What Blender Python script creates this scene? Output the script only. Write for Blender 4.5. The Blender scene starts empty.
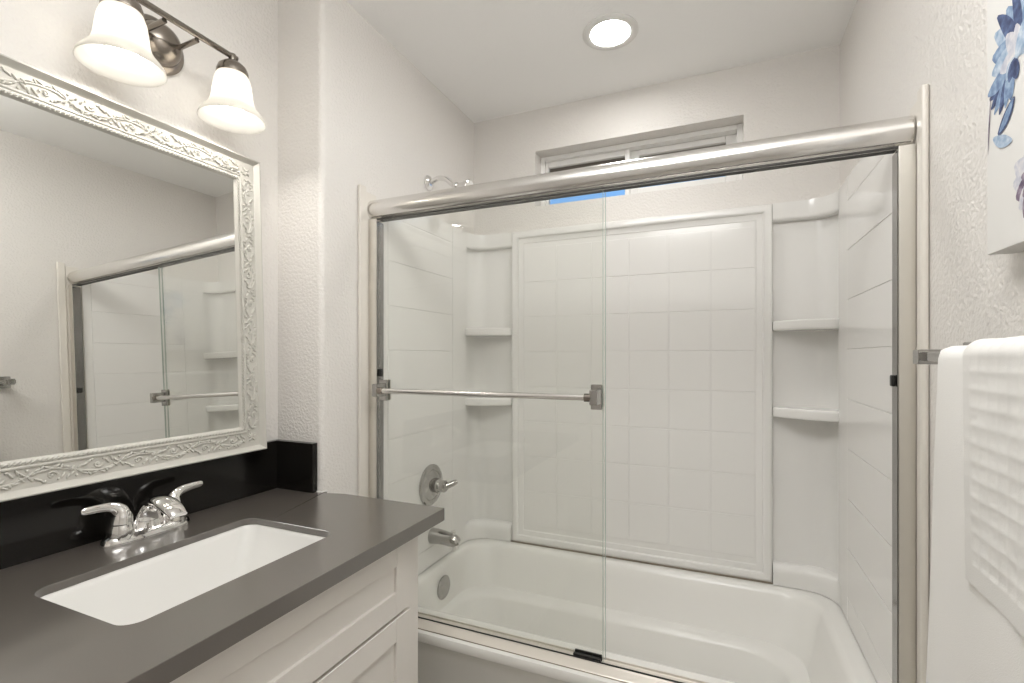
import bpy, bmesh, math, random
from mathutils import Vector, Matrix, Euler
random.seed(7)
PI = math.pi
S = bpy.context.scene
C = S.collection

# ---------------------------------------------------------------- camera, sky, exposure
FPX = 485.16
cam_d = bpy.data.cameras.new('camera')
cam_d.sensor_width = 36.0
cam_d.lens = FPX / 1024 * 36.0
cam_d.shift_y = (357.19 - 341.5) / 1024
cam_d.clip_start = 0.02
cam = bpy.data.objects.new('camera', cam_d)
C.objects.link(cam)
cam.location = (1.116, 0, 1.28)
cam.rotation_euler = (PI / 2, 0, math.radians(23.196))
S.camera = cam

world = bpy.data.worlds.new('sky')
S.world = world
world.use_nodes = True
wn_ = world.node_tree
wb = wn_.nodes['Background']
wc = wn_.nodes.new('ShaderNodeTexCoord')
ws = wn_.nodes.new('ShaderNodeSeparateXYZ')
wr = wn_.nodes.new('ShaderNodeValToRGB')          # tan ground below the horizon, blue sky above
wr.color_ramp.elements[0].position = 0.0; wr.color_ramp.elements[0].color = (0.30, 0.25, 0.20, 1)
wr.color_ramp.elements[1].position = 0.03; wr.color_ramp.elements[1].color = (0.24, 0.52, 1.0, 1)
wn_.links.new(wc.outputs['Generated'], ws.inputs[0])
wn_.links.new(ws.outputs['Z'], wr.inputs['Fac'])
wn_.links.new(wr.outputs['Color'], wb.inputs['Color'])
wb.inputs['Strength'].default_value = 0.9

S.view_settings.view_transform = 'Standard'
S.view_settings.look = 'None'
S.view_settings.gamma = 1
S.view_settings.exposure = 0.30
S.view_settings.use_curve_mapping = False
S.cycles.max_bounces = 14
S.cycles.diffuse_bounces = 6
S.cycles.glossy_bounces = 6
S.cycles.transparent_max_bounces = 24
S.cycles.transmission_bounces = 8
S.cycles.caustics_reflective = True
S.cycles.blur_glossy = 0.5
S.cycles.caustics_refractive = False
S.cycles.sample_clamp_indirect = 4.0

# strengths of the room's lamps and one added fill light (radiance of their lit surfaces)
L_BULB = 60.0        # vanity bulbs
L_DOWN = 58.0        # recessed light over the tub
L_FILL = 10.5        # unseen square light added above the viewer to even the brightness
COL_FILL = (1.0, 0.993, 0.970)
COL_BULB = (1.0, 0.955, 0.895)
COL_DOWN = (1.0, 0.98, 0.95)

# ---------------------------------------------------------------- materials
def pbsdf(m):
    return m.node_tree.nodes['Principled BSDF']

def mat(name, col, rough=0.5, metal=0.0, spec=0.5, bump=None, coat=0.0):
    m = bpy.data.materials.new(name)
    m.use_nodes = True
    p = pbsdf(m)
    p.inputs['Base Color'].default_value = (*col, 1)
    p.inputs['Roughness'].default_value = rough
    p.inputs['Metallic'].default_value = metal
    p.inputs['Specular IOR Level'].default_value = spec
    p.inputs['Coat Weight'].default_value = coat
    if bump:
        scale, strength, dist, detail = bump
        nt = m.node_tree
        g = nt.nodes.new('ShaderNodeNewGeometry')
        n = nt.nodes.new('ShaderNodeTexNoise')
        n.inputs['Scale'].default_value = scale
        n.inputs['Detail'].default_value = detail
        b = nt.nodes.new('ShaderNodeBump')
        b.inputs['Strength'].default_value = strength
        b.inputs['Distance'].default_value = dist
        nt.links.new(g.outputs['Position'], n.inputs['Vector'])
        nt.links.new(n.outputs['Fac'], b.inputs['Height'])
        nt.links.new(b.outputs['Normal'], p.inputs['Normal'])
    return m

def emit(name, col, strength):
    m = bpy.data.materials.new(name)
    m.use_nodes = True
    nt = m.node_tree
    nt.nodes.clear()
    o = nt.nodes.new('ShaderNodeOutputMaterial')
    e = nt.nodes.new('ShaderNodeEmission')
    e.inputs['Color'].default_value = (*col, 1)
    e.inputs['Strength'].default_value = strength
    nt.links.new(e.outputs[0], o.inputs[0])
    return m

def pane_mat(name, tint, ior=1.5, rough=0.0, haze=0.0, haze_col=(0.8, 0.8, 0.78)):
    """thin clear glass: what passes is tinted, what does not is mirrored"""
    m = bpy.data.materials.new(name)
    m.use_nodes = True
    nt = m.node_tree
    nt.nodes.clear()
    o = nt.nodes.new('ShaderNodeOutputMaterial')
    t = nt.nodes.new('ShaderNodeBsdfTransparent')
    t.inputs['Color'].default_value = (*tint, 1)
    g = nt.nodes.new('ShaderNodeBsdfGlossy')
    g.inputs['Roughness'].default_value = rough
    f = nt.nodes.new('ShaderNodeFresnel')
    f.inputs['IOR'].default_value = ior
    # same Fresnel whichever side of the sheet is met
    geo = nt.nodes.new('ShaderNodeNewGeometry')
    mp = nt.nodes.new('ShaderNodeMapRange')
    mp.inputs['To Min'].default_value = ior
    mp.inputs['To Max'].default_value = 1.0 / ior
    nt.links.new(geo.outputs['Backfacing'], mp.inputs['Value'])
    nt.links.new(mp.outputs[0], f.inputs['IOR'])
    x = nt.nodes.new('ShaderNodeMixShader')
    nt.links.new(f.outputs[0], x.inputs[0])
    last = t.outputs[0]
    if haze:
        d = nt.nodes.new('ShaderNodeBsdfDiffuse')
        d.inputs['Color'].default_value = (*haze_col, 1)
        h = nt.nodes.new('ShaderNodeMixShader')
        h.inputs[0].default_value = haze
        nt.links.new(t.outputs[0], h.inputs[1])
        nt.links.new(d.outputs[0], h.inputs[2])
        last = h.outputs[0]
    nt.links.new(last, x.inputs[1])
    nt.links.new(g.outputs[0], x.inputs[2])
    nt.links.new(x.outputs[0], o.inputs[0])
    return m

def frosted_mat(name, col, through):
    """opal glass: part of the light passes and is scattered, the rest is sent back"""
    m = bpy.data.materials.new(name)
    m.use_nodes = True
    nt = m.node_tree
    nt.nodes.clear()
    o = nt.nodes.new('ShaderNodeOutputMaterial')
    t = nt.nodes.new('ShaderNodeBsdfTranslucent')
    t.inputs['Color'].default_value = (*through, 1)
    d = nt.nodes.new('ShaderNodeBsdfPrincipled')
    d.inputs['Base Color'].default_value = (*col, 1)
    d.inputs['Roughness'].default_value = 0.25
    a = nt.nodes.new('ShaderNodeAddShader')
    nt.links.new(t.outputs[0], a.inputs[0])
    nt.links.new(d.outputs[0], a.inputs[1])
    nt.links.new(a.outputs[0], o.inputs[0])
    return m

M = {}
M['wall'] = mat('wall_paint', (0.725, 0.70, 0.67), 0.42, spec=0.45, bump=(115, 0.75, 0.004, 2.0))
M['ceiling'] = mat('ceiling_paint', (0.91, 0.905, 0.895), 0.7, bump=(120, 0.25, 0.003, 2.0))
M['floor'] = mat('floor_tile', (0.46, 0.435, 0.40), 0.35, bump=(6, 0.1, 0.002, 2.0))
M['acrylic'] = mat('white_acrylic', (0.80, 0.79, 0.77), 0.14, spec=0.5)
M['tub'] = mat('white_tub_enamel', (0.80, 0.79, 0.76), 0.25, spec=0.5)
M['chrome'] = mat('chrome', (0.83, 0.82, 0.81), 0.05, 1.0)
M['rail'] = mat('polished_aluminium', (0.78, 0.765, 0.745), 0.22, 1.0)
M['satin'] = mat('satin_aluminium', (0.78, 0.755, 0.70), 0.36, 0.85)
M['track'] = mat('almond_aluminium', (0.70, 0.66, 0.60), 0.28, 0.35)
M['dark_chrome'] = mat('dark_chrome', (0.30, 0.295, 0.285), 0.14, 1.0)
M['fitting'] = mat('grey_chrome', (0.45, 0.44, 0.425), 0.10, 1.0)  # chrome with a darker, even grey base colour
M['nickel'] = mat('brushed_nickel', (0.27, 0.24, 0.21), 0.25, 1.0)
M['black'] = mat('black_rubber', (0.012, 0.012, 0.011), 0.45)
M['dark_gap'] = mat('dark_channel', (0.03, 0.028, 0.025), 0.6)
M['white_vinyl'] = mat('white_vinyl', (0.80, 0.79, 0.77), 0.35)
M['cabinet'] = mat('white_cabinet_paint', (0.76, 0.73, 0.69), 0.38)
M['quartz'] = mat('dark_quartz', (0.095, 0.083, 0.072), 0.30, spec=1.0, coat=0.8)
pbsdf(M['quartz']).inputs['Coat Roughness'].default_value = 0.12
M['splash'] = mat('black_quartz', (0.009, 0.008, 0.007), 0.10, spec=0.35)
M['porcelain'] = mat('white_porcelain', (0.80, 0.793, 0.772), 0.08, spec=0.5)
M['frame'] = mat('cream_frame_paint', (0.52, 0.505, 0.462), 0.33)
M['ornament'] = mat('carved_cream', (0.55, 0.535, 0.49), 0.35)
M['silver'] = mat('silvered_glass', (0.80, 0.80, 0.775), 0.0, 1.0)
M['glass'] = pane_mat('shower_glass', (0.994, 0.997, 0.990), ior=1.46, haze=0.003)
M['coated_glass'] = pane_mat('coated_shower_glass', (0.995, 0.997, 0.992), ior=1.20, haze=0.002)
M['glass_edge'] = mat('glass_edge', (0.42, 0.50, 0.45), 0.15)
M['window_glass'] = pane_mat('window_glass', (0.93, 0.95, 0.95))
M['shade'] = frosted_mat('opal_glass', (0.12, 0.118, 0.112), (0.56, 0.55, 0.525))
M['bulb'] = emit('lit_bulb', COL_BULB, L_BULB)
M['lens'] = emit('lit_lens', COL_DOWN, L_DOWN)
M['fill_lens'] = emit('lit_fill', COL_FILL, L_FILL)
M['trim_white'] = mat('white_trim', (0.72, 0.71, 0.69), 0.45)
M['strip'] = mat('almond_trim', (0.70, 0.665, 0.61), 0.3)
M['canvas'] = mat('canvas_white', (0.70, 0.69, 0.67), 0.7, bump=(500, 0.1, 0.0005, 1.0))
M['canvas_side'] = mat('canvas_side', (0.60, 0.54, 0.46), 0.8)
M['towel'] = mat('white_terry', (0.84, 0.83, 0.81), 0.95, spec=0.1, bump=(600, 0.3, 0.002, 2.0))
M['waffle'] = mat('white_waffle', (0.74, 0.73, 0.71), 0.95, spec=0.1, bump=(600, 0.25, 0.002, 2.0))
M['caulk'] = mat('caulk_seam', (0.26, 0.22, 0.17), 0.7)
M['eave'] = mat('eave_board', (0.22, 0.18, 0.145), 0.8)
M['door'] = mat('white_door', (0.72, 0.70, 0.67), 0.4)

# ---------------------------------------------------------------- mesh helpers
class MB:
    def __init__(self):
        self.v = []; self.f = []
    def add(self, vs, fs):
        o = len(self.v)
        self.v += [tuple(p) for p in vs]
        self.f += [tuple(i + o for i in f) for f in fs]
        return self
    def box(self, x0, x1, y0, y1, z0, z1):
        vs = [(x, y, z) for x in (x0, x1) for y in (y0, y1) for z in (z0, z1)]
        return self.add(vs, [(0, 1, 3, 2), (4, 6, 7, 5), (0, 4, 5, 1), (2, 3, 7, 6), (0, 2, 6, 4), (1, 5, 7, 3)])
    def loft(self, loops, cap0=True, cap1=True, closed=True):
        n = len(loops[0]); vs = [p for l in loops for p in l]; fs = []
        for i in range(len(loops) - 1):
            for j in range(n if closed else n - 1):
                k = (j + 1) % n
                fs.append((i * n + j, i * n + k, (i + 1) * n + k, (i + 1) * n + j))
        if cap0: fs.append(tuple(range(n - 1, -1, -1)))
        if cap1: fs.append(tuple(range((len(loops) - 1) * n, len(loops) * n)))
        return self.add(vs, fs)
    def prism(self, poly, axis, a, b):
        """2-D polygon pushed along an axis; the 2-D axes are the two others in x, y, z order"""
        def P(q, t):
            return {'x': (t, q[0], q[1]), 'y': (q[0], t, q[1]), 'z': (q[0], q[1], t)}[axis]
        return self.loft([[P(q, a) for q in poly], [P(q, b) for q in poly]])
    def tube(self, path, radii, n=12, flat=None, up=(0, 0, 1), cap=True):
        path = [Vector(p) for p in path]
        if not hasattr(radii, '__len__'): radii = [radii] * len(path)
        loops = []; side = None
        for i, p in enumerate(path):
            t = (path[min(i + 1, len(path) - 1)] - path[max(i - 1, 0)]).normalized()
            if side is None:
                u = Vector(up)
                if abs(t.dot(u)) > .95: u = Vector((1, 0, 0)) if abs(t.x) < .9 else Vector((0, 1, 0))
                side = t.cross(u).normalized()
            else:
                side = (side - t * side.dot(t)).normalized()
            w = side.cross(t).normalized()
            k = flat[i] if flat else 1.0
            r = radii[i]
            loops.append([tuple(p + side * (math.cos(a) * r) + w * (math.sin(a) * r * k))
                          for a in (2 * PI * j / n for j in range(n))])
        return self.loft(loops, cap, cap)
    def lathe(self, prof, origin, axis='z', n=32, cap0=True, cap1=True):
        """prof: (radius, height along the axis)"""
        ox, oy, oz = origin; loops = []
        for r, h in prof:
            r = max(r, 1e-5); L = []
            for j in range(n):
                a = 2 * PI * j / n; c, s = math.cos(a) * r, math.sin(a) * r
                L.append({'z': (ox + c, oy + s, oz + h), 'x': (ox + h, oy + c, oz + s), 'y': (ox + s, oy + h, oz + c)}[axis])
            loops.append(L)
        return self.loft(loops, cap0, cap1)
    def ball(self, c, r, n=10, m=6, squash=(1, 1, 1), rot=None):
        loops = []
        for i in range(m + 1):
            t = PI * i / m; L = []
            for j in range(n):
                a = 2 * PI * j / n
                q = Vector((max(math.sin(t), 1e-4) * math.cos(a) * r * squash[0], max(math.sin(t), 1e-4) * math.sin(a) * r * squash[1], -math.cos(t) * r * squash[2]))
                if rot is not None: q = rot @ q
                L.append(tuple(q + Vector(c)))
            loops.append(L)
        return self.loft(loops)
    def build(self, name, material, parent=None, bevel=0.0, seg=2, smooth=35, weld=False):
        me = bpy.data.meshes.new(name)
        o = Vector((0, 0, 0))
        if parent is not None:
            r = parent
            o = Vector(r.get('_o', (0, 0, 0)))
        me.from_pydata([tuple(Vector(p) - o) for p in self.v], [], self.f)
        bm = bmesh.new(); bm.from_mesh(me)
        if weld: bmesh.ops.remove_doubles(bm, verts=bm.verts, dist=1e-5)
        bmesh.ops.recalc_face_normals(bm, faces=bm.faces)
        if bevel:
            es = [e for e in bm.edges if len(e.link_faces) == 2 and e.calc_face_angle(0) > math.radians(40)]
            bmesh.ops.bevel(bm, geom=es, offset=bevel, segments=seg, profile=0.5, affect='EDGES', clamp_overlap=True)
        bm.to_mesh(me); bm.free()
        me.validate()
        mats = material if isinstance(material, list) else [material]
        for q in mats: me.materials.append(q)
        if smooth:
            me.shade_smooth()
            me.set_sharp_from_angle(angle=math.radians(smooth))
        ob = bpy.data.objects.new(name, me)
        C.objects.link(ob)
        if bevel and smooth:
            wn = ob.modifiers.new('weighted_normals', 'WEIGHTED_NORMAL')
            wn.keep_sharp = True; wn.weight = 100
        if parent is not None:
            ob.parent = parent
            ob['_o'] = tuple(parent.get('_o', (0, 0, 0)))
        return ob

def rrect(x0, x1, y0, y1, r, n=6):
    pts = []
    for cx, cy, a0 in ((x1 - r, y1 - r, 0), (x0 + r, y1 - r, PI / 2), (x0 + r, y0 + r, PI), (x1 - r, y0 + r, 1.5 * PI)):
        for i in range(n + 1):
            a = a0 + PI / 2 * i / n
            pts.append((cx + r * math.cos(a), cy + r * math.sin(a)))
    return pts

def thing(name, label, cat, loc, group=None, local=False):
    o = bpy.data.objects.new(name, None)
    o.empty_display_size = 0.05
    C.objects.link(o)
    o.location = loc
    o['label'] = label; o['category'] = cat
    if group: o['group'] = group
    o['_o'] = (0, 0, 0) if local else tuple(loc)
    return o

def tag(o, label, cat, group=None):
    o['label'] = label; o['category'] = cat
    if group: o['group'] = group
    return o

def struct(o, label=None, cat=None):
    o['kind'] = 'structure'
    if label: o['label'] = label
    if cat: o['category'] = cat
    return o

def bez(pts, n=8):
    """smooth curve through points (Catmull-Rom)"""
    P = [Vector(p) for p in pts]; out = []
    for i in range(len(P) - 1):
        a, b, c, d = P[max(i - 1, 0)], P[i], P[i + 1], P[min(i + 2, len(P) - 1)]
        for k in range(n):
            t = k / n
            out.append(0.5 * ((2 * b) + (c - a) * t + (2 * a - 5 * b + 4 * c - d) * t * t + (3 * b - a - 3 * c + d) * t ** 3))
    out.append(P[-1])
    return out

def lerp_list(vals, n):
    """values at control points spread like bez(pts, n)"""
    out = []
    for i in range(len(vals) - 1):
        for k in range(n):
            out.append(vals[i] + (vals[i + 1] - vals[i]) * k / n)
    return out + [vals[-1]]

# ---------------------------------------------------------------- the room shell
XL, XR, YB, ZC = 0.0, 1.524, 2.13, 2.437
XM, YR = -0.185, 1.132            # mirror wall, end of its niche
YF = -1.25                        # wall behind the camera

struct(MB().box(-0.35, 1.68, YF - .1, 2.3, -0.1, 0.0).build('floor', M['floor']), 'grey tiled bathroom floor under the vanity', 'floor')
struct(MB().box(-0.35, 1.68, YF - .1, 2.3, ZC, ZC + .1).build('ceiling', M['ceiling']), 'off-white textured ceiling with one recessed light', 'ceiling')
struct(MB().box(XM - .12, XM, YF, YR, 0, ZC).build('wall_left', M['wall']), 'beige textured wall behind the mirror and vanity light', 'wall')
rb = 0.018
poly = [(XM - .12, YR), (XL - rb, YR)] + [(XL - rb + rb * math.sin(a), YR + rb - rb * math.cos(a)) for a in (PI / 2 * i / 6 for i in range(1, 7))] + [(XL, YB), (XM - .12, YB)]
struct(MB().prism(poly, 'z', 0, ZC).build('wall_left_alcove', M['wall'], smooth=50), 'beige textured wall with rounded corner left of the shower rail', 'wall')
struct(MB().box(XR, XR + .12, YF, 2.3, 0, ZC).build('wall_right', M['wall']), 'beige textured wall behind the towel and the canvas print', 'wall')
struct(MB().box(-0.305, XR + .12, YF - .1, YF, 0, ZC).build('wall_front', M['wall']), 'beige wall behind the viewer', 'wall')
WX0, WX1, WZ0, WZ1 = 0.321, 1.203, 1.985, 2.242
b = MB()
b.box(XM - .12, XR, YB, 2.3, 0, WZ0).box(XM - .12, XR, YB, 2.3, WZ1, ZC).box(XM - .12, WX0, YB, 2.3, WZ0, WZ1).box(WX1, XR, YB, 2.3, WZ0, WZ1)
struct(b.build('wall_back', M['wall'], smooth=0), 'beige wall above the tub with the small high window', 'wall')
b = MB().box(-.5, 2.0, 2.301, 2.86, 2.335, 2.42).box(-.5, 2.0, 2.86, 2.89, 2.31, 2.44)
struct(b.build('roof_eave', M['eave']), 'dark eave board outside the high window', 'eave')

# window: vinyl slider high in the back wall
w = bpy.data.objects.new('window_1', None); C.objects.link(w); w.location = (0.762, 2.215, 1.985); w['_o'] = tuple(w.location)
struct(w, 'small white sliding window high above the tub', 'window')
def ring(x0, x1, z0, z1, t, y0, y1, tb=None, tt=None):
    tb = t if tb is None else tb; tt = t if tt is None else tt
    q = MB()
    q.box(x0, x0 + t, y0, y1, z0, z1).box(x1 - t, x1, y0, y1, z0, z1)
    q.box(x0 + t, x1 - t, y0, y1, z0, z0 + tb).box(x0 + t, x1 - t, y0, y1, z1 - tt, z1)
    return q
ring(WX0, WX1, WZ0, WZ1, .022, 2.205, 2.285, tb=.018, tt=.022).build('window_frame', M['white_vinyl'], w, bevel=.003)
s1 = ring(.333, .742, 2.003, 2.22, .022, 2.222, 2.245, tb=.014, tt=.026).build('sash', M['white_vinyl'], w, bevel=.003)
MB().box(.354, .722, 2.231, 2.235, 2.013, 2.198).build('pane', M['window_glass'], s1)
s2 = ring(.735, 1.182, 2.003, 2.22, .044, 2.248, 2.272, tb=.045, tt=.026).build('sash', M['white_vinyl'], w, bevel=.003)
MB().box(.775, 1.142, 2.258, 2.262, 2.045, 2.196).build('pane', M['window_glass'], s2)

# door behind the viewer (seen only in reflections)
d = bpy.data.objects.new('door_1', None); C.objects.link(d); d.location = (0.95, YF, 0); d['_o'] = tuple(d.location)
struct(d, 'white panelled door behind the viewer', 'door')
b = MB().box(.56, 1.34, YF + .005, YF + .035, 0.01, 2.03)
b.build('door_slab', M['door'], d, bevel=.004)
b = MB()
for x0, x1 in ((.66, .91), (.99, 1.24)):
    for z0, z1 in ((.2, .85), (1.0, 1.9)):
        b.box(x0, x1, YF + .033, YF + .043, z0, z1)
b.build('door_panel', M['door'], d, bevel=.004)
b = MB().box(.48, .555, YF + .001, YF + .03, 0.001, 2.11).box(1.345, 1.42, YF + .001, YF + .03, 0.001, 2.11).box(.555, 1.345, YF + .001, YF + .03, 2.036, 2.11)
b.build('door_casing', M['trim_white'], d, bevel=.003)

# ---------------------------------------------------------------- recessed ceiling light, then an added fill light
def downlight(x, y, r_out, r_in, lens, label, group=None):
    t = thing('recessed_light', label, 'ceiling light', (x, y, ZC), group)
    MB().lathe([(r_out, -.0005), (r_out, -.003), (r_out - .005, -.007), (r_out - .012, -.0085), (r_in + .006, -.0075), (r_in, -.006), (r_in - .001, -.0005)], (x, y, ZC), cap0=False, cap1=False, n=48).build('trim_ring', M['trim_white'], t)
    MB().lathe([(r_in - .0012, -.0010), (r_in - .0012, -.0035), (r_in * .6, -.0040), (.0001, -.0042)], (x, y, ZC), n=48).build('light_lens', lens, t)
    return t
downlight(.757, 1.726, .098, .070, M['lens'], 'round white recessed light glowing in the ceiling over the tub')

dm = thing('added_fill_light', 'square glowing fill light added above the viewer, out of view', 'ceiling light', (.93, .42, ZC))  # invented fixture, hung out of view to brighten the room evenly
def sq(h, r, z):
    return [(x, y, ZC + z) for x, y in rrect(.93 - h, .93 + h, .42 - h, .42 + h, r, 6)]
MB().loft([sq(.10, .03, -.0005), sq(.10, .03, -.016), sq(.09, .03, -.020)]).build('fill_mount', M['trim_white'], dm)
MB().lathe([(.012, -.0205), (.012, -.0895)], (.93, .42, ZC), n=16).build('stem', M['trim_white'], dm)
MB().loft([sq(.10, .05, -.090), sq(.280, .05, -.092), sq(.300, .05, -.102), sq(.300, .05, -.150), sq(.292, .05, -.168), sq(.270, .05, -.180), sq(.10, .05, -.186)]).build('fill_diffuser', M['fill_lens'], dm)

# ---------------------------------------------------------------- bathtub
tub = thing('bathtub', 'white alcove bathtub below the sliding glass doors', 'bathtub', (.762, 1.70, 0))
def tl(x0, x1, y0, y1, r, z):
    return [(x, y, z) for x, y in rrect(x0, x1, y0, y1, r, 8)]
ox0, ox1, oy0, oy1 = .004, 1.520, 1.280, 2.126
loops = [
    tl(ox0, ox1, oy0 + .018, oy1, .004, 0.002),
    tl(ox0, ox1, oy0 + .018, oy1, .004, 0.375),
    tl(ox0, ox1, oy0 + .012, oy1, .004, 0.383),
    tl(ox0, ox1, oy0 + .002, oy1, .004, 0.389),
    tl(ox0, ox1, oy0, oy1, .004, 0.396),
    tl(ox0, ox1, oy0, oy1 - .001, .004, 0.410),
    tl(ox0 + .001, ox1 - .001, oy0 + .003, oy1 - .002, .005, 0.417),
    tl(ox0 + .003, ox1 - .003, oy0 + .010, oy1 - .003, .006, 0.420),
    tl(ox0 + .004, ox1 - .004, oy0 + .03, oy1 - .004, .01, 0.4202),
    tl(.050, 1.452, 1.400, 2.046, .11, 0.424),
    tl(.057, 1.444, 1.408, 2.038, .11, 0.423),
    tl(.063, 1.436, 1.415, 2.030, .11, 0.417),
    tl(.067, 1.430, 1.420, 2.022, .11, 0.405),
    tl(.072, 1.415, 1.428, 2.008, .12, 0.37),
    tl(.080, 1.395, 1.445, 1.975, .13, 0.30),
    tl(.085, 1.376, 1.458, 1.955, .13, 0.264),
    tl(.095, 1.350, 1.468, 1.934, .13, 0.258),
    tl(.106, 1.326, 1.480, 1.912, .13, 0.250),
    tl(.112, 1.316, 1.487, 1.902, .13, 0.236),
    tl(.145, 1.275, 1.500, 1.884, .13, 0.15),
    tl(.165, 1.235, 1.515, 1.868, .13, 0.10),
    tl(.20, 1.18, 1.55, 1.83, .12, 0.075),
    tl(.30, 1.05, 1.63, 1.75, .05, 0.07),
]
MB().loft(loops).build('tub_shell', M['tub'], tub, smooth=40)
MB().lathe([(.047, 0), (.047, .004), (.042, .008), (.02, .011), (.0001, .0115)], (.0765, 1.712, .340), axis='x', n=36).build('overflow_plate', M['fitting'], tub)
MB().lathe([(.0001, .006), (.03, .006), (.034, .002), (.034, 0)], (.30, 1.69, .0725), n=28).build('tub_drain', M['chrome'], tub)

# ---------------------------------------------------------------- tile-look surround
sur = thing('shower_surround', 'white tile-pattern shower surround with corner shelves on the three tub walls', 'shower surround', (.762, 2.05, .425))
Z0, PIT, NROW, NCOL = .505, .1600, 8, 6
ZT, ZB = 1.862, .4255
PX0, PX1 = .225, 1.299
# back panel: slab, raised rim, tile pads
b = MB()
b.box(PX0 + .02, PX1 - .02, 2.0885, 2.128, ZB + .02, ZT - .02)
for i in range(NCOL):
    for k in range(NROW):
        x = .762 - NCOL * PIT / 2 + i * PIT; z = Z0 + k * PIT
        b.box(x + .0016, x + PIT - .0016, 2.0864, 2.10, z + .0016, z + PIT - .0016)
bp = b.build('back_panel', M['acrylic'], sur, bevel=.0012, seg=2, smooth=60)
b = MB()
def rim_loop(i, y):
    return [(PX0 + i, y, ZB + i), (PX1 - i, y, ZB + i), (PX1 - i, y, ZT - i), (PX0 + i, y, ZT - i)]
RP = [(0, 2.128), (0, 2.080), (.0015, 2.0755), (.005, 2.0725), (.010, 2.0715), (.024, 2.0720), (.029, 2.0745), (.032, 2.0800), (.0335, 2.0830), (.038, 2.0838), (.052, 2.0842), (.0552, 2.0860), (.0570, 2.0895), (.060, 2.10)]
b.loft([rim_loop(i, y) for i, y in RP], False, False)
b.build('panel_rim', M['acrylic'], bp, smooth=50)
# end panels with wide tiles
def end_panel(xa, xb, sgn):
    b = MB()
    # slab from the glass frame to the corner
    x_in = xb
    b.prism([(1.378, ZB), (2.0, ZB), (2.0, ZT), (1.54, ZT), (1.378, 1.775)], 'x', xa, xb - sgn * .0025)
    for k in range(NROW):
        z = Z0 + k * PIT
        b.box(min(xb, xb - sgn * .012), max(xb, xb - sgn * .012), 1.415, 1.868, z + .0012, z + PIT - .0012)
    # smooth borders round the tile field
    lo, hi = min(xb - sgn * .001, xb - sgn * .012), max(xb - sgn * .001, xb - sgn * .012)
    b.box(lo, hi, 1.380, 1.411, ZB, 1.772); b.box(lo, hi, 1.872, 1.999, ZB, ZT)
    b.prism([(1.413, ZT - .0758), (1.870, ZT - .0758), (1.870, ZT), (1.545, ZT), (1.413, 1.790)], 'x', lo, hi); b.box(lo, hi, 1.413, 1.870, ZB, Z0 - .0012)
    return b.build('side_panel', M['acrylic'], sur, bevel=.0012, seg=2, smooth=60)
end_panel(.002, .030, 1)
end_panel(1.522, 1.494, -1)
# corner columns: concave recess, moulded caps and two shelves
def column(mirror):
    def X(x): return 1.524 - x if mirror else x
    def curve(dx, dy, n=10, r=.075):
        """plan curve for the right-hand corner: along the back, then round towards the side panel"""
        x1, y1 = 1.496 + dx, 2.084 + dy
        pts = [(PX1 + .0005, y1)]
        cx, cy = x1 - r, y1 - r
        for i in range(n + 1):
            a = PI / 2 - PI / 2 * i / n
            pts.append((cx + r * math.cos(a), cy + r * math.sin(a)))
        pts.append((x1, 1.9995))
        return pts
    def solid(front, z0, z1, zmid=None):
        out = [(1.5225, 1.9995), (1.5225, 2.1285), (PX1 + .0005, 2.1285)]
        return [(X(p[0]), p[1]) for p in front + out]
    b = MB()
    rec = curve(.016, .022)
    b.prism(solid(rec, 0, 0), 'z', ZB, ZT - .002)
    u = b.build('corner_column', M['acrylic'], sur, smooth=50)
    def cap(levels, name):
        b = MB()
        b.loft([[(X(p[0]), p[1], z) for p in curve(-.0018, dy, r=r) + [(1.5225, 1.9995), (1.5225, 2.1285), (PX1 + .0005, 2.1285)]] for dy, r, z in levels])
        b.build(name, M['acrylic'], u, smooth=60)
    cap([(.010, .075, ZT - .068), (0, .078, ZT - .0675), (-.005, .082, ZT - .063), (-.006, .085, ZT - .056), (-.006, .085, ZT)], 'top_cap')
    cap([(-.024, .100, ZB), (-.024, .100, .470), (-.022, .098, .482), (-.016, .092, .493), (-.008, .086, .499), (.004, .08, .501)], 'bottom_cap')
    for zt in (1.417, 1.092):
        A = Vector((PX1 + .001, 2.070)); B = Vector((1.4955, 1.985)); front = []
        for i in range(13):
            t = i / 12
            p = A.lerp(B, t); bow = .020 * math.sin(PI * t)
            front.append((p.x - bow * .42, p.y - bow))
        b = MB()
        b.prism(solid(front, 0, 0), 'z', zt - .038, zt)
        b.build('shelf', M['acrylic'], u, bevel=.008, seg=3, smooth=50)
    return u
column(False); column(True)
# upright trims at the front edge of the surround
for x0, x1 in ((.001, .010), (1.514, 1.523)):
    MB().box(x0, x1, 1.322, 1.376, .421, 1.845).build('front_flange', M['strip'], sur, bevel=.003)
for x0, x1 in ((.001, .014), (1.510, 1.523)):
    MB().box(x0, x1, 1.288, 1.321, .421, 1.860).build('edge_trim', M['strip'], sur, bevel=.005, seg=3)
b = MB().box(PX0, PX1, 2.066, 2.0715, .4248, .4292)
b.build('caulk_seam', M['caulk'], sur)

# ---------------------------------------------------------------- shower frame
fr = thing('shower_door_frame', 'polished metal shower frame with round top rail over the tub', 'shower frame', (.762, 1.35, .42))
def arc(cy, cz, ry, rz, a0, a1, n=14):
    return [(cy + ry * math.cos(a0 + (a1 - a0) * i / n), cz + rz * math.sin(a0 + (a1 - a0) * i / n)) for i in range(n + 1)]
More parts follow.
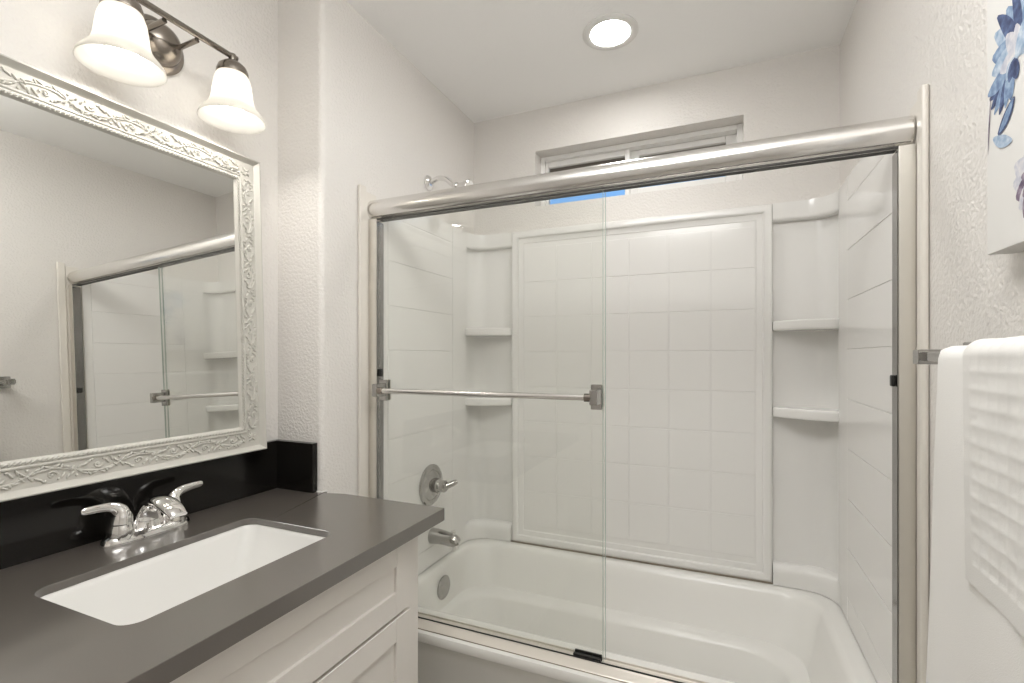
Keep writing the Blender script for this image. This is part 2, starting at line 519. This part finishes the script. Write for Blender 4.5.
# rounded front, flat back, with a lower lip
prof = [(1.368, 1.751), (1.368, 1.8205)] + arc(1.358, 1.7865, .032, .0355, PI / 2, 1.5 * PI, 20)
MB().prism(prof, 'x', .007, 1.5105).build('top_rail', M['rail'], fr, bevel=.0012, smooth=40)
b = MB().box(.012, 1.508, 1.333, 1.336, 1.7465, 1.7508).box(.012, 1.508, 1.348, 1.365, 1.7465, 1.7508)
b.build('rail_channel', M['dark_gap'], fr)
MB().box(.012, 1.508, 1.3365, 1.3385, 1.7455, 1.7508).build('rail_lip', M['rail'], fr)
for (x0, x1, xi, s) in ((.0115, .0455, .0455, 1), (1.4815, 1.5125, 1.4815, -1)):
    j = MB().box(x0, x1, 1.330, 1.3675, .437, 1.7505).build('side_jamb', M['satin'], fr, bevel=.002)
    xa, xb = (xi + .0003, xi + .0024) if s > 0 else (xi - .0024, xi - .0003)
    MB().box(xa, xb, 1.332, 1.3665, .437, 1.7405).build('jamb_channel', M['dark_chrome'], j, bevel=.0005)
    xa, xb = (xi + .0028, xi + .011) if s > 0 else (xi - .011, xi - .0028)
    MB().box(xa, xb, 1.336, 1.354, 1.214, 1.240).build('bumper', M['black'], j, bevel=.003)
# bottom track with a sloped front
prof = [(1.296, .4208), (1.300, .4245), (1.318, .4345), (1.3280, .4358), (1.3285, .428), (1.330, .4265), (1.362, .4265), (1.363, .4315), (1.366, .4315), (1.367, .4208)]
MB().prism(prof, 'x', .013, 1.511).build('bottom_track', M['track'], fr, bevel=.0008)
MB().box(.734, .812, 1.3290, 1.3390, .4268, .4432).box(.734, .812, 1.3475, 1.3535, .4268, .4442).build('door_guide', M['black'], fr, bevel=.0015)
MB().tube([(.02, 1.2952, .4212), (1.50, 1.2952, .4212)], .0013, n=6).build('caulk_seam', M['caulk'], fr)
MB().box(.047, 1.480, 1.3245, 1.3280, .4362, .4385).build('gap_shade_strip', M['black'], fr)  # solid black strip standing in for the shaded gap at the glass foot

# sliding glass doors, both slid to the left
def pane(root, x0, x1, yc, z0, z1, m='glass'):
    b = MB().box(x0, x1, yc - .003, yc + .003, z0, z1)
    o = b.build('glass_pane', M[m], root, smooth=0)
    e = MB().box(x1 + .0002, x1 + .0010, yc - .0028, yc + .0028, z0, z1)
    e.build('polished_edge', M['glass_edge'], o, smooth=0)
    return o
gd = thing('sliding_glass_door', 'outer clear glass shower door carrying the chrome towel bar', 'shower door', (.44, 1.339, .43))
pane(gd, .050, .816, 1.3430, .4300, 1.7445)
ZBAR, YBAR = 1.170, 1.292
MB().tube([(.094, YBAR, ZBAR), (.79, YBAR, ZBAR)], .0085, n=16).build('towel_bar', M['rail'], gd)
for sx, xc in ((-1, .076), (1, .803)):
    b = MB().box(xc - .018, xc + .012, 1.3285, 1.3395, ZBAR - .036, ZBAR + .034)
    k = b.build('bar_bracket', M['fitting'], gd, bevel=.002)
    q = MB().box(xc - .011, xc + .011, YBAR - .010, 1.3282, ZBAR - .020, ZBAR + .022)
    q.build('bracket_post', M['fitting'], k, bevel=.003)
    q = MB().box(xc - .016, xc + .016, 1.3463, 1.3500, ZBAR - .036, ZBAR + .034)
    q.build('inner_clamp', M['satin'], k, bevel=.001)
    xe = xc + .018 * (1 if sx < 0 else -1)
    q = MB().tube([(xe - .008 * (1 if sx > 0 else -1), YBAR, ZBAR), (xe + .010 * (1 if sx > 0 else -1), YBAR, ZBAR)], .0115, n=14)
    q.build('bar_collar', M['nickel'], k)
gi = thing('sliding_glass_door', 'inner clear glass shower door standing close behind the outer one', 'shower door', (.45, 1.357, .43))
pane(gi, .056, .8195, 1.3575, .4300, 1.7443, 'coated_glass')

# ---------------------------------------------------------------- tub and shower fittings
sp = thing('tub_spout', 'chrome tub spout on the tiled end wall', 'tub spout', (.030, 1.70, .545))
pth = bez([(.031, 1.70, .548), (.06, 1.70, .549), (.10, 1.70, .547), (.132, 1.70, .541), (.148, 1.70, .530)], 5)
MB().tube(pth, lerp_list([.032, .030, .027, .026, .022], 5), n=20).build('spout_body', M['fitting'], sp)
MB().lathe([(.020, 0), (.020, -.018), (.016, -.020), (.0001, -.020)], (.134, 1.70, .528), n=18).build('spout_outlet', M['chrome'], sp)
MB().lathe([(.005, 0), (.005, .012), (.009, .016), (.009, .022), (.0001, .024)], (.132, 1.70, .562), n=14).build('diverter_knob', M['chrome'], sp)

va = thing('shower_valve', 'round chrome shower valve with lever handle above the tub spout', 'shower valve', (.030, 1.688, .760))
MB().lathe([(.083, 0), (.083, .005), (.076, .011), (.064, .013), (.060, .010), (.045, .018), (.030, .022), (.0001, .022)], (.0308, 1.688, .760), axis='x', n=40).build('escutcheon', M['fitting'], va)
MB().lathe([(.030, .0), (.030, .022), (.024, .030), (.024, .048), (.018, .054), (.0001, .055)], (.052, 1.688, .760), axis='x', n=28).build('valve_hub', M['fitting'], va)
MB().tube(bez([(.094, 1.690, .758), (.108, 1.700, .763), (.124, 1.712, .770), (.136, 1.722, .776)], 4), lerp_list([.014, .013, .012, .008], 4), n=14).build('lever_handle', M['fitting'], va)

sh = thing('wall_shower', 'chrome shower head and bent arm rising above the top rail', 'shower head', (.001, 1.718, 2.0))
MB().lathe([(.032, 0), (.032, .004), (.024, .012), (.013, .016), (.0001, .016)], (.001, 1.718, 2.004), axis='x', n=28).build('wall_flange', M['chrome'], sh)
pth = bez([(.012, 1.718, 2.004), (.05, 1.718, 2.017), (.085, 1.718, 2.008), (.110, 1.718, 1.988), (.126, 1.718, 1.976)], 6)
MB().tube(pth, .0105, n=16).build('shower_arm', M['chrome'], sh)
MB().ball((.133, 1.718, 1.974), .016, 16, 10).build('ball_joint', M['chrome'], sh)
hd = MB()
ax = Vector((.80, 0, -.25)).normalized(); o0 = Vector((.138, 1.718, 1.974))
def frame_loop(c, ax, r, n=24):
    s1 = ax.cross(Vector((0, 1, 0))).normalized(); s2 = Vector((0, 1, 0))
    return [tuple(c + s1 * (math.cos(2 * PI * j / n) * r) + s2 * (math.sin(2 * PI * j / n) * r)) for j in range(n)]
hd.loft([frame_loop(o0 + ax * t, ax, r) for t, r in ((0, .012), (.012, .014), (.03, .022), (.05, .033), (.056, .034), (.060, .030))])
hd.build('spray_head', M['chrome'], sh)

# ---------------------------------------------------------------- vanity
CY0, CY1 = .19, 1.10
vc = thing('vanity_cabinet', 'white shaker vanity cabinet under the dark countertop', 'cabinet', (.1, .65, 0))
b = MB()
b.box(XM + .003, XM + .012, CY0, CY1, .10, .8330).box(XM + .012, .352, CY0, CY0 + .018, .10, .8330).box(XM + .012, .352, CY1 - .018, CY1, .10, .8330).box(XM + .012, .352, CY0 + .018, CY1 - .018, .10, .118)
for y0, y1, z0, z1 in ((CY0, CY0 + .06, .10, .8330), (CY1 - .07, CY1, .10, .8330), (CY0 + .06, CY1 - .07, .815, .8330), (CY0 + .06, CY1 - .07, .625, .665), (CY0 + .06, CY1 - .07, .10, .13)):
    b.box(.352, .370, y0, y1, z0, z1)
b.box(XM + .003, .30, CY0 + .005, CY1 - .005, .002, .10)
b.build('cabinet_body', M['cabinet'], vc, bevel=.0015)
def shaker(name, y0, y1, z0, z1, st=.057, rec=.008):
    x0, x1 = .3705, .390
    b = MB()
    b.box(x0, x1 - rec, y0 + .02, y1 - .02, z0 + .02, z1 - .02)
    b.box(x0, x1, y0, y0 + st, z0, z1).box(x0, x1, y1 - st, y1, z0, z1)
    b.box(x0, x1, y0 + st, y1 - st, z0, z0 + st).box(x0, x1, y0 + st, y1 - st, z1 - st, z1)
    return b.build(name, M['cabinet'], vc, bevel=.0012, seg=1)
shaker('drawer_front', .245, 1.036, .648, .824)
shaker('cabinet_door', .643, 1.036, .115, .640)
shaker('cabinet_door', .245, .638, .115, .640)

ct = thing('countertop', 'dark grey quartz countertop with black backsplash around the sink', 'countertop', (.12, .65, .834))
ZK0, ZK1, ZKF = .852, .868, .834
SX0, SX1, SY0, SY1 = .002, .287, .446, .884
# slab with a rounded cut-out: quads between the hole and the outline
ox_0, ox_1, oy_0, oy_1 = XM + .002, .424, .165, 1.147
cxm, cym = (SX0 + SX1) / 2, (SY0 + SY1) / 2
plan = [(ox_1, oy_0), (ox_1, oy_1), (.006, oy_1), (.006, 1.1295), (ox_0, 1.1295), (ox_0, oy_0)]   # the end runs on past the wall corner
def outline_pt(p):
    dx, dy = p[0] - cxm, p[1] - cym; best = None
    for i in range(len(plan)):
        (ax, ay), (bx, by) = plan[i], plan[(i + 1) % len(plan)]
        ex, ey = bx - ax, by - ay; den = dx * ey - dy * ex
        if abs(den) < 1e-12: continue
        t = ((ax - cxm) * ey - (ay - cym) * ex) / den; u = ((ax - cxm) * dy - (ay - cym) * dx) / den
        if t > 0 and -1e-9 <= u <= 1 + 1e-9 and (best is None or t < best): best = t
    return (cxm + dx * best, cym + dy * best)
hole = rrect(SX0, SX1, SY0, SY1, .030, 8)
# more points on the straight sides, and one on the ray to each corner of the plan
dense = []
for i in range(len(hole)):
    a_, b_ = Vector(hole[i]), Vector(hole[(i + 1) % len(hole)]); k = max(1, int((b_ - a_).length / .02))
    dense += [tuple(a_.lerp(b_, j / k)) for j in range(k)]
hole = dense
outer = [outline_pt(p) for p in hole]; used = set()
for c in plan:
    k = min((i for i in range(len(outer)) if i not in used), key=lambda i: abs(math.atan2((hole[i][0] - cxm) * (c[1] - cym) - (hole[i][1] - cym) * (c[0] - cxm), (hole[i][0] - cxm) * (c[0] - cxm) + (hole[i][1] - cym) * (c[1] - cym))))
    used.add(k); outer[k] = c
inner_ = [(cxm + (x - cxm) * .91, cym + (y - cym) * .95) for x, y in outer]
b = MB()
b.loft([[(x, y, z) for x, y in L] for L, z in ((hole, ZK1), (outer, ZK1), (outer, ZKF), (inner_, ZKF), (inner_, ZK0), (hole, ZK0), (hole, ZK1))], False, False)
b.build('slab', M['quartz'], ct, weld=True, bevel=.0008, seg=1, smooth=20)
MB().box(XM + .0015, XM + .0205, .165, 1.1300, ZK1 + .0003, 1.018).build('backsplash', M['splash'], ct, bevel=.001, seg=1)
MB().box(XM + .021, -.016, 1.1110, 1.1305, ZK1 + .0003, 1.018).build('side_splash', M['splash'], ct, bevel=.001, seg=1)
MB().tube([(-.016, 1.1285, ZK1 + .001), (.002, 1.1290, ZK1 + .001), (.0065, 1.1485, ZK1 + .001)], .0028, n=6).build('caulk_bead', M['trim_white'], ct)

sk = thing('undermount_sink', 'white rectangular undermount sink set in the dark countertop', 'sink', (cxm, cym, .65))
def sl(z, r, back, front, end):
    return [(x, y, z) for x, y in rrect(SX0 + back, SX1 - front, SY0 + end, SY1 - end, r, 8)]
b = MB()
b.loft([sl(.8515, .04, -.022, -.022, -.022), sl(.8515, .032, -.002, -.002, -.002), sl(.849, .030, .0005, .0005, .0005), sl(.838, .030, .004, .002, .004),
        sl(.79, .028, .010, .006, .022), sl(.74, .026, .020, .012, .048), sl(.69, .026, .030, .018, .062), sl(.672, .030, .040, .028, .072), sl(.664, .03, .056, .045, .09), sl(.660, .02, .09, .09, .17)], False, True)
b.loft([sl(.8515, .04, -.022, -.022, -.022), sl(.845, .04, -.022, -.022, -.022), sl(.838, .04, -.008, -.008, -.008), sl(.74, .03, .010, .002, .038), sl(.662, .03, .03, .02, .07), sl(.650, .02, .08, .08, .15)], False, True)
b.build('sink_bowl', M['porcelain'], sk, weld=True, smooth=40)
MB().lathe([(.0001, .006), (.020, .006), (.023, .003), (.023, 0)], (cxm, cym, .6606), n=24).build('sink_drain', M['chrome'], sk)

FX, FY = -.108, .705
fa = thing('faucet', 'chrome two-handle faucet on the counter behind the sink', 'faucet', (FX, FY, ZK1))
def stad(hx, hy, z, x=FX, y=FY):
    pts = []
    for i in range(40):
        a = 2 * PI * i / 40
        cx, sy = math.cos(a), math.sin(a)
        k = (abs(cx) ** 2.6 + abs(sy) ** 2.6) ** (-1 / 2.6)
        pts.append((x + hx * cx * k, y + hy * sy * k, z))
    return pts
MB().loft([stad(.031, .094, ZK1 + .0005), stad(.031, .094, ZK1 + .006), stad(.028, .090, ZK1 + .015), stad(.022, .078, ZK1 + .021), stad(.010, .06, ZK1 + .022)]).build('base_plate', M['chrome'], fa)
for s in (-1, 1):
    y0 = FY + s * .056
    h = MB().lathe([(.027, .010), (.0255, .028), (.0235, .040), (.0225, .0415), (.0225, .043)], (FX, y0, ZK1), n=28)
    hb = h.build('handle_base', M['chrome'], fa)
    pth = bez([(FX, y0, ZK1 + .0435), (FX, y0 - s * .001, ZK1 + .058), (FX, y0 + s * .003, ZK1 + .072), (FX, y0 + s * .017, ZK1 + .0830), (FX, y0 + s * .040, ZK1 + .0870), (FX, y0 + s * .066, ZK1 + .0880), (FX, y0 + s * .074, ZK1 + .0882)], 6)
    MB().tube(pth, lerp_list([.0225, .0205, .0165, .0110, .0090, .0078, .0035], 6), n=20, flat=lerp_list([1, 1, .95, .75, .6, .55, .6], 6), up=(1, 0, 0)).build('lever_handle', M['chrome'], fa)
# spout: broad base sweeping up into a hooded outlet over the bowl
pth = bez([(FX - .004, FY, ZK1 + .012), (FX - .004, FY, ZK1 + .036), (FX + .004, FY, ZK1 + .060), (FX + .026, FY, ZK1 + .079), (FX + .058, FY, ZK1 + .081), (FX + .090, FY, ZK1 + .070), (FX + .110, FY, ZK1 + .057)], 6)
MB().tube(pth, lerp_list([.040, .030, .0245, .0235, .0245, .0235, .0190], 6), n=24, flat=lerp_list([.62, .62, .62, .55, .50, .46, .45], 6), up=(0, 0, 1)).build('spout', M['chrome'], fa)
MB().lathe([(.010, 0), (.010, .010), (.0085, .012), (.0001, .012)], (FX + .098, FY, ZK1 + .045), n=16).build('aerator', M['satin'], fa)

# ---------------------------------------------------------------- framed mirror (bottom rests on the backsplash, top leans on the wall)
MH, MW, MYC = .861, .764, .6615
mi = thing('framed_mirror', 'large wall mirror in a carved cream frame above the vanity', 'mirror', (XM + .0298, MYC, 1.005), local=True)
mi.rotation_euler = (0, -math.radians(1.95), -math.radians(.18))
HW = MW / 2
# profile: (inset from the outer edge, height off the wall)
PR = [(0, 0), (0, .022), (.0012, .0285), (.003, .0302), (.005, .0298), (.009, .0245), (.013, .0185), (.016, .0165), (.054, .0145), (.056, .0180), (.059, .0190), (.0615, .0165), (.0630, .017), (.0705, .017), (.0725, .012), (.0745, .009), (.0745, 0)]
def fr_loop(i, h):
    return [(h, -HW + i, i), (h, HW - i, i), (h, HW - i, MH - i), (h, -HW + i, MH - i)]
b = MB()
b.loft([fr_loop(i, h) for i, h in PR] + [fr_loop(*PR[0])], False, False)
mf = b.build('frame', M['frame'], mi, weld=True, smooth=30)
MB().box(.006, .0095, -HW + .072, HW - .072, .072, MH - .072).build('mirror_glass', M['silver'], mi, smooth=0)
# twisted rope bead round the glass
b = MB()
def side_pts(inset, h):
    return [Vector((h, -HW + inset, inset)), Vector((h, HW - inset, inset)), Vector((h, HW - inset, MH - inset)), Vector((h, -HW + inset, MH - inset))]
P4 = side_pts(.0668, .0172)
for k in range(4):
    a, c = P4[k], P4[(k + 1) % 4]; L = (c - a).length; nn = int(L / .0085); d_ = (c - a).normalized()
    across = Vector((1, 0, 0)).cross(d_)
    for i in range(nn):
        p = a + d_ * (L * (i + .5) / nn)
        R = Matrix((d_, across, Vector((1, 0, 0)))).transposed() @ Matrix.Rotation(math.radians(38), 3, 'Z')
        b.ball(p, 1.0, 6, 4, (.0062, .0026, .0030), R)
b.build('rope_bead', M['frame'], mf, smooth=80)
# carved scrolls, leaves and buds
b = MB()
def put(fr_, s, t, h):
    a, d_, across = fr_
    return a + d_ * s + across * t + Vector((h, 0, 0))
def leaf(fr_, s, t, ang, ln, wd, h=.0155, th=.0050):
    a, d_, across = fr_
    ex = d_ * math.cos(ang) + across * math.sin(ang); ey = Vector((1, 0, 0)).cross(ex)
    R = Matrix((ex, ey, Vector((1, 0, 0)))).transposed()
    b.ball(put(fr_, s, t, h), 1.0, 6, 4, (ln, wd, th), R)
def motif(fr_, s0, per, flip):
    f = 1 if flip else -1
    # vine
    pts = [put(fr_, s0 + per * u_, f * .0095 * math.sin(PI * u_) + random.uniform(-.001, .001), .0160) for u_ in (0, .12, .25, .38, .5, .62, .75, .88, 1.0)]
    b.tube(pts, [.0020, .0025, .0029, .0029, .0028, .0027, .0025, .0022, .0018], n=6, up=(1, 0, 0))
    # scroll
    sc = [put(fr_, s0 + per * .5 + math.cos(a) * (.0085 - .0011 * a) * 1.1, -f * .004 + f * math.sin(a) * (.0085 - .0011 * a), .0165) for a in (i * .5 for i in range(14))]
    b.tube(sc, [.0029 - .0001 * i for i in range(14)], n=6, up=(1, 0, 0))
    b.ball(put(fr_, s0 + per * .5, -f * .004, .0165), .0034, 8, 6)
    # leaves fanning off the vine
    for u_, t_, an, ln in ((.10, .006, .7, .0075), (.20, .011, .35, .0085), (.30, .014, .95, .007), (.42, .013, -.3, .0075), (.60, .014, .5, .0085), (.70, .012, 1.2, .0065), (.80, .009, -.25, .0085), (.92, .004, .8, .007)):
        leaf(fr_, s0 + per * u_, f * t_, f * an, ln, .0026)
    for u_, t_, an, ln in ((.08, -.005, -.9, .008), (.22, -.008, -.5, .0085), (.30, -.013, -1.1, .006), (.72, -.008, -2.2, .008), (.83, -.012, -1.9, .0075), (.93, -.006, -2.4, .008)):
        leaf(fr_, s0 + per * u_, f * t_, f * an, ln, .0027)
    for u_, t_ in ((.36, -.015), (.64, -.014), (.02, .013)):
        b.ball(put(fr_, s0 + per * u_, f * t_, .0160), .0033, 7, 5)
P4 = side_pts(.037, 0)
for k in range(4):
    a, c = P4[k], P4[(k + 1) % 4]; L = (c - a).length; d_ = (c - a).normalized(); across = Vector((1, 0, 0)).cross(d_)
    fr_ = (a, d_, across)
    nn = round((L - .05) / .084); per = (L - .05) / nn
    for i in range(nn):
        motif(fr_, .025 + i * per, per, i % 2 == 0)
    for an in (.3, .79, 1.25, 2.3, 3.9, 5.4):
        leaf(fr_, .004 + .007 * math.cos(an), .004 + .007 * math.sin(an), an, .0085, .003)
b.build('carved_ornament', M['ornament'], mf, smooth=70)

# ---------------------------------------------------------------- vanity light
VX, VY, VZ = -.062, .755, 2.064
vl = thing('vanity_light', 'two-lamp brushed nickel vanity light with white bell shades above the mirror', 'wall light', (XM, VY, VZ))
MB().lathe([(.067, .001), (.067, .008), (.061, .015), (.052, .018), (.050, .024), (.044, .038), (.032, .050), (.015, .056), (.0001, .057)], (XM, VY + .010, VZ - .004), axis='x', n=40).build('canopy', M['nickel'], vl)
MB().tube([(VX, VY - .140, VZ + .006), (VX, VY + .140, VZ + .006)], .0072, n=14).build('cross_bar', M['nickel'], vl)
for s in (-1, 1):
    MB().tube([(XM + .030, VY + s * .038, VZ - .006), (VX - .006, VY + s * .038, VZ - .003)], .0062, n=12).build('arm', M['nickel'], vl)
for s in (-1, 1):
    yy = VY + s * .128
    cp = MB().lathe([(.0001, .012), (.008, .012), (.0095, .004), (.0095, -.006), (.022, -.012), (.033, -.022), (.0375, -.034), (.038, -.044), (.0001, -.044)], (VX, yy, VZ), n=32)
    cp = cp.build('socket_cup', M['nickel'], vl)
    zt = VZ - .040
    prof = [(.0335, 0), (.038, -.006), (.0435, -.022), (.0470, -.044), (.0490, -.062), (.0525, -.076), (.060, -.088), (.069, -.098), (.0765, -.108), (.0790, -.116)]
    prof = [(r, h * 1.045) for r, h in prof]
    inner = [(r - .003, h) for r, h in reversed(prof)]
    sh_ = MB().lathe(prof + [(.0780, -.1227)] + inner, (VX, yy, zt), n=48, cap0=False, cap1=False).build('lamp_shade', M['shade'], vl, smooth=60)
    MB().lathe([(.0001, -.030), (.013, -.032), (.014, -.050), (.024, -.072), (.0285, -.082), (.0270, -.092), (.019, -.102), (.009, -.1065), (.0001, -.1075)], (VX, yy, zt), n=24).build('bulb', M['bulb'], sh_)

# ---------------------------------------------------------------- canvas print on the right wall
cv = thing('canvas_print', 'white canvas print of blue peonies on the right wall', 'picture', (1.523, .78, 1.434))
MB().box(1.487, 1.523, .60, .957, 1.434, 1.86).build('canvas', [M['canvas']], cv, bevel=.0015)
def paint(name, c1, c2, c3):
    m = bpy.data.materials.new(name); m.use_nodes = True; nt = m.node_tree; p = pbsdf(m)
    p.inputs['Roughness'].default_value = .75
    g = nt.nodes.new('ShaderNodeNewGeometry'); n_ = nt.nodes.new('ShaderNodeTexNoise')
    n_.inputs['Scale'].default_value = 70; n_.inputs['Detail'].default_value = 4
    r = nt.nodes.new('ShaderNodeValToRGB')
    r.color_ramp.elements[0].position = .34; r.color_ramp.elements[0].color = (*c1, 1)
    r.color_ramp.elements[1].position = .66; r.color_ramp.elements[1].color = (*c3, 1)
    e = r.color_ramp.elements.new(.5); e.color = (*c2, 1)
    nt.links.new(g.outputs['Position'], n_.inputs['Vector']); nt.links.new(n_.outputs['Fac'], r.inputs['Fac'])
    nt.links.new(r.outputs['Color'], p.inputs['Base Color'])
    return m
PM = [paint('paint_light_blue', (.22, .32, .46), (.36, .45, .57), (.56, .62, .68)),
      paint('paint_mid_blue', (.12, .18, .31), (.20, .29, .44), (.32, .42, .55)),
      paint('paint_navy', (.025, .035, .09), (.05, .075, .17), (.10, .15, .29)),
      paint('paint_pale', (.42, .44, .52), (.55, .55, .60), (.68, .66, .66)),
      paint('paint_plum', (.10, .07, .12), (.19, .14, .20), (.34, .29, .35))]
class Paint(MB):
    pass
layers = [MB() for _ in PM]
lev = [0]
def petal(k, y, z, ang, ln, wd, bend=0.0):
    """a brush-stroke petal from (y, z); ang from +Y towards +Z"""
    ang = PI - ang; bend = -bend
    lev[0] += 1; x = 1.4868 - lev[0] * .000025; n_ = 9; left = []; right = []
    for i in range(n_ + 1):
        t = i / n_; a = ang + bend * t
        cy, cz = y + math.cos(a) * ln * t, z + math.sin(a) * ln * t
        wv = wd * math.sin(PI * min(1, t * .93 + .04)) ** .75
        left.append((x, cy - math.sin(a) * wv, cz + math.cos(a) * wv)); right.append((x, cy + math.sin(a) * wv, cz - math.cos(a) * wv))
    layers[k].add(left + right, [(i, i + 1, n_ + 2 + i, n_ + 1 + i) for i in range(n_)])
R_ = math.radians
fy, fz = .872, 1.690          # big blue flower; the picture's near side is out of frame
for a, l, w_, k in ((95, .085, .017, 1), (70, .10, .018, 0), (120, .088, .016, 0), (140, .075, .017, 1), (158, .070, .016, 0), (50, .09, .02, 1), (178, .062, .017, 0), (20, .08, .02, 0), (108, .10, .012, 2), (84, .105, .010, 2), (195, .060, .016, 0)):
    petal(k, fy, fz, R_(a), l, w_, .25)
for a, l, w_, k in ((-150, .058, .011, 2), (-135, .062, .010, 2), (-122, .064, .009, 1), (-108, .062, .009, 2), (-94, .055, .009, 1), (-78, .05, .010, 1), (-160, .06, .012, 1)):
    petal(k, fy + .022, fz - .004, R_(a), l, w_, -.12)
for a, l, w_, k in ((130, .045, .012, 0), (100, .05, .013, 3), (160, .04, .012, 3), (70, .045, .012, 3), (200, .03, .010, 0), (-100, .03, .010, 2), (-140, .03, .009, 2), (40, .05, .014, 0)):
    petal(k, fy + .006, fz - .002, R_(a), l, w_, .3)
petal(4, .943, 1.668, R_(-99), .085, .0015, .06)           # stem
petal(2, .923, 1.602, R_(30), .055, .010, .15)            # leaf
petal(1, .919, 1.604, R_(33), .048, .006, .15)
petal(0, .936, 1.602, R_(-36), .055, .009, .2)
gy, gz = .832, 1.505          # lower plum flower
for a, l, w_, k in ((100, .055, .02, 3), (130, .06, .018, 3), (155, .052, .017, 3), (180, .045, .016, 4), (205, .045, .014, 3), (228, .048, .013, 4), (250, .045, .013, 4), (75, .055, .02, 3), (270, .04, .014, 4), (140, .035, .010, 4), (190, .03, .01, 4)):
    petal(k, gy, gz, R_(a), l, w_, .2)
for lower in (False, True):
    b = MB(); idx = []
    for k, L_ in enumerate(layers):
        fs = [f for f in L_.f if (sum(L_.v[i][2] for i in f) / len(f) < 1.565) == lower]
        b.add(L_.v, fs); idx += [k] * len(fs)
    # keep only the corners in use
    use = sorted({i for f in b.f for i in f}); new = {o: n for n, o in enumerate(use)}
    b.v = [b.v[i] for i in use]; b.f = [tuple(new[i] for i in f) for f in b.f]
    pf = b.build('painted_flower', PM, cv, smooth=0)
    pf['label'] = 'plum and grey painted flower' if lower else 'blue painted peony with stem'
    for q, k in zip(pf.data.polygons, idx): q.material_index = k

# ---------------------------------------------------------------- towel bar and towels
TX, TZ = 1.450, 1.281
tb = thing('towel_rail', 'square chrome towel rail on the right wall under the canvas', 'towel rail', (1.523, .76, TZ))
MB().box(TX - .006, TX + .006, .44, 1.100, TZ - .008, TZ + .008).build('rail_bar', M['fitting'], tb, bevel=.0015)
for y in (.47, 1.082):
    p_ = MB().box(TX - .013, 1.5225, y - .0125, y + .0125, TZ - .0135, TZ + .0125).build('rail_post', M['fitting'], tb, bevel=.002)
    MB().box(1.512, 1.5228, y - .026, y + .026, TZ - .026, TZ + .026).build('wall_plate', M['fitting'], p_, bevel=.003)

def drape(name, y0f, y0b, y1, hang_f, hang_b, r, thick, mate, wav=0.0, cell=None, cell_d=0.0, hem=0.0, flare=0.0, ny=70, ns=120):
    """cloth folded over the rail: front fall, round top, back fall"""
    prof = []
    tot = hang_f + PI * r + hang_b
    for i in range(ns + 1):
        s_ = tot * i / ns
        if s_ < hang_f:
            prof.append((TX - r, TZ - hang_f + s_, s_, 'f'))
        elif s_ < hang_f + PI * r:
            a = (s_ - hang_f) / r
            prof.append((TX - r * math.cos(a), TZ + r * math.sin(a), s_, 't'))
        else:
            prof.append((TX + r, TZ - (s_ - hang_f - PI * r), s_, 'b'))
    outer = []; inner = []
    for (x, z, s_, w_) in prof:
        row = []; rowi = []
        drop = max(0, TZ - z)
        ye = y0f + flare * drop
        for j in range(ny + 1):
            v = j / ny; y = ye + (y1 - ye) * v
            ex = wav * math.sin(v * 9 + 1.3 * drop) * min(1, drop * 3) + wav * .6 * math.sin(v * 17 + 2) * min(1, drop * 2)
            nx, nz = (-1, 0) if w_ == 'f' else ((1, 0) if w_ == 'b' else (-math.cos((s_ - hang_f) / r), math.sin((s_ - hang_f) / r)))
            e = 0.0
            if cell and hem < s_ < tot - hem and v * abs(y1 - ye) > hem * .8:
                gx = abs(math.sin(PI * (y - y0f) / cell)); gz = abs(math.sin(PI * s_ / cell))
                e = -cell_d * min(1.0, (gx * gz) ** .8 * 1.2)
                e += .0006 * math.sin(y * 61 + s_ * 23) * math.sin(s_ * 47 + 1)
            # rounded side edge
            ed = min(1.0, v * abs(y1 - ye) / (thick * 1.2))
            th = thick * math.sqrt(max(0.04, 1 - (1 - ed) ** 2))
            sg = -1 if w_ == 'f' else (1 if w_ == 'b' else 0)
            off = th + e
            bx = x + (ex * (1 if w_ == 'f' else 0))
            row.append((bx + nx * off, y, z + nz * off)); rowi.append((bx, y, z))
        outer.append(row); inner.append(rowi)
    b = MB(); W = ny + 1
    vs = [p for r_ in outer for p in r_] + [p for r_ in inner for p in r_]
    N = len(outer) * W; fs = []
    for i in range(len(outer) - 1):
        for j in range(ny):
            a = i * W + j
            fs.append((a, a + 1, a + W + 1, a + W)); fs.append((N + a, N + a + W, N + a + W + 1, N + a + 1))
        for j in (0, ny):
            a = i * W + j
            fs.append((a, a + W, N + a + W, N + a))
    for i in (0, len(outer) - 1):
        for j in range(ny):
            a = i * W + j
            fs.append((a, N + a, N + a + 1, a + 1))
    b.add(vs, fs)
    return b.build(name, mate, None, smooth=80)
t1 = drape('bath_towel', .978, .978, .50, .62, .58, .0106, .006, M['towel'], wav=.004, flare=.12)
tag(t1, 'long white terry bath towel hanging over the towel rail', 'towel')
t2 = drape('hand_towel', .872, .872, .52, .308, .28, .0178, .0065, M['waffle'], wav=.004, cell=.024, cell_d=.0012, hem=.030, flare=.0, ny=150, ns=220)
tag(t2, 'short white waffle-weave hand towel laid over the bath towel', 'towel')
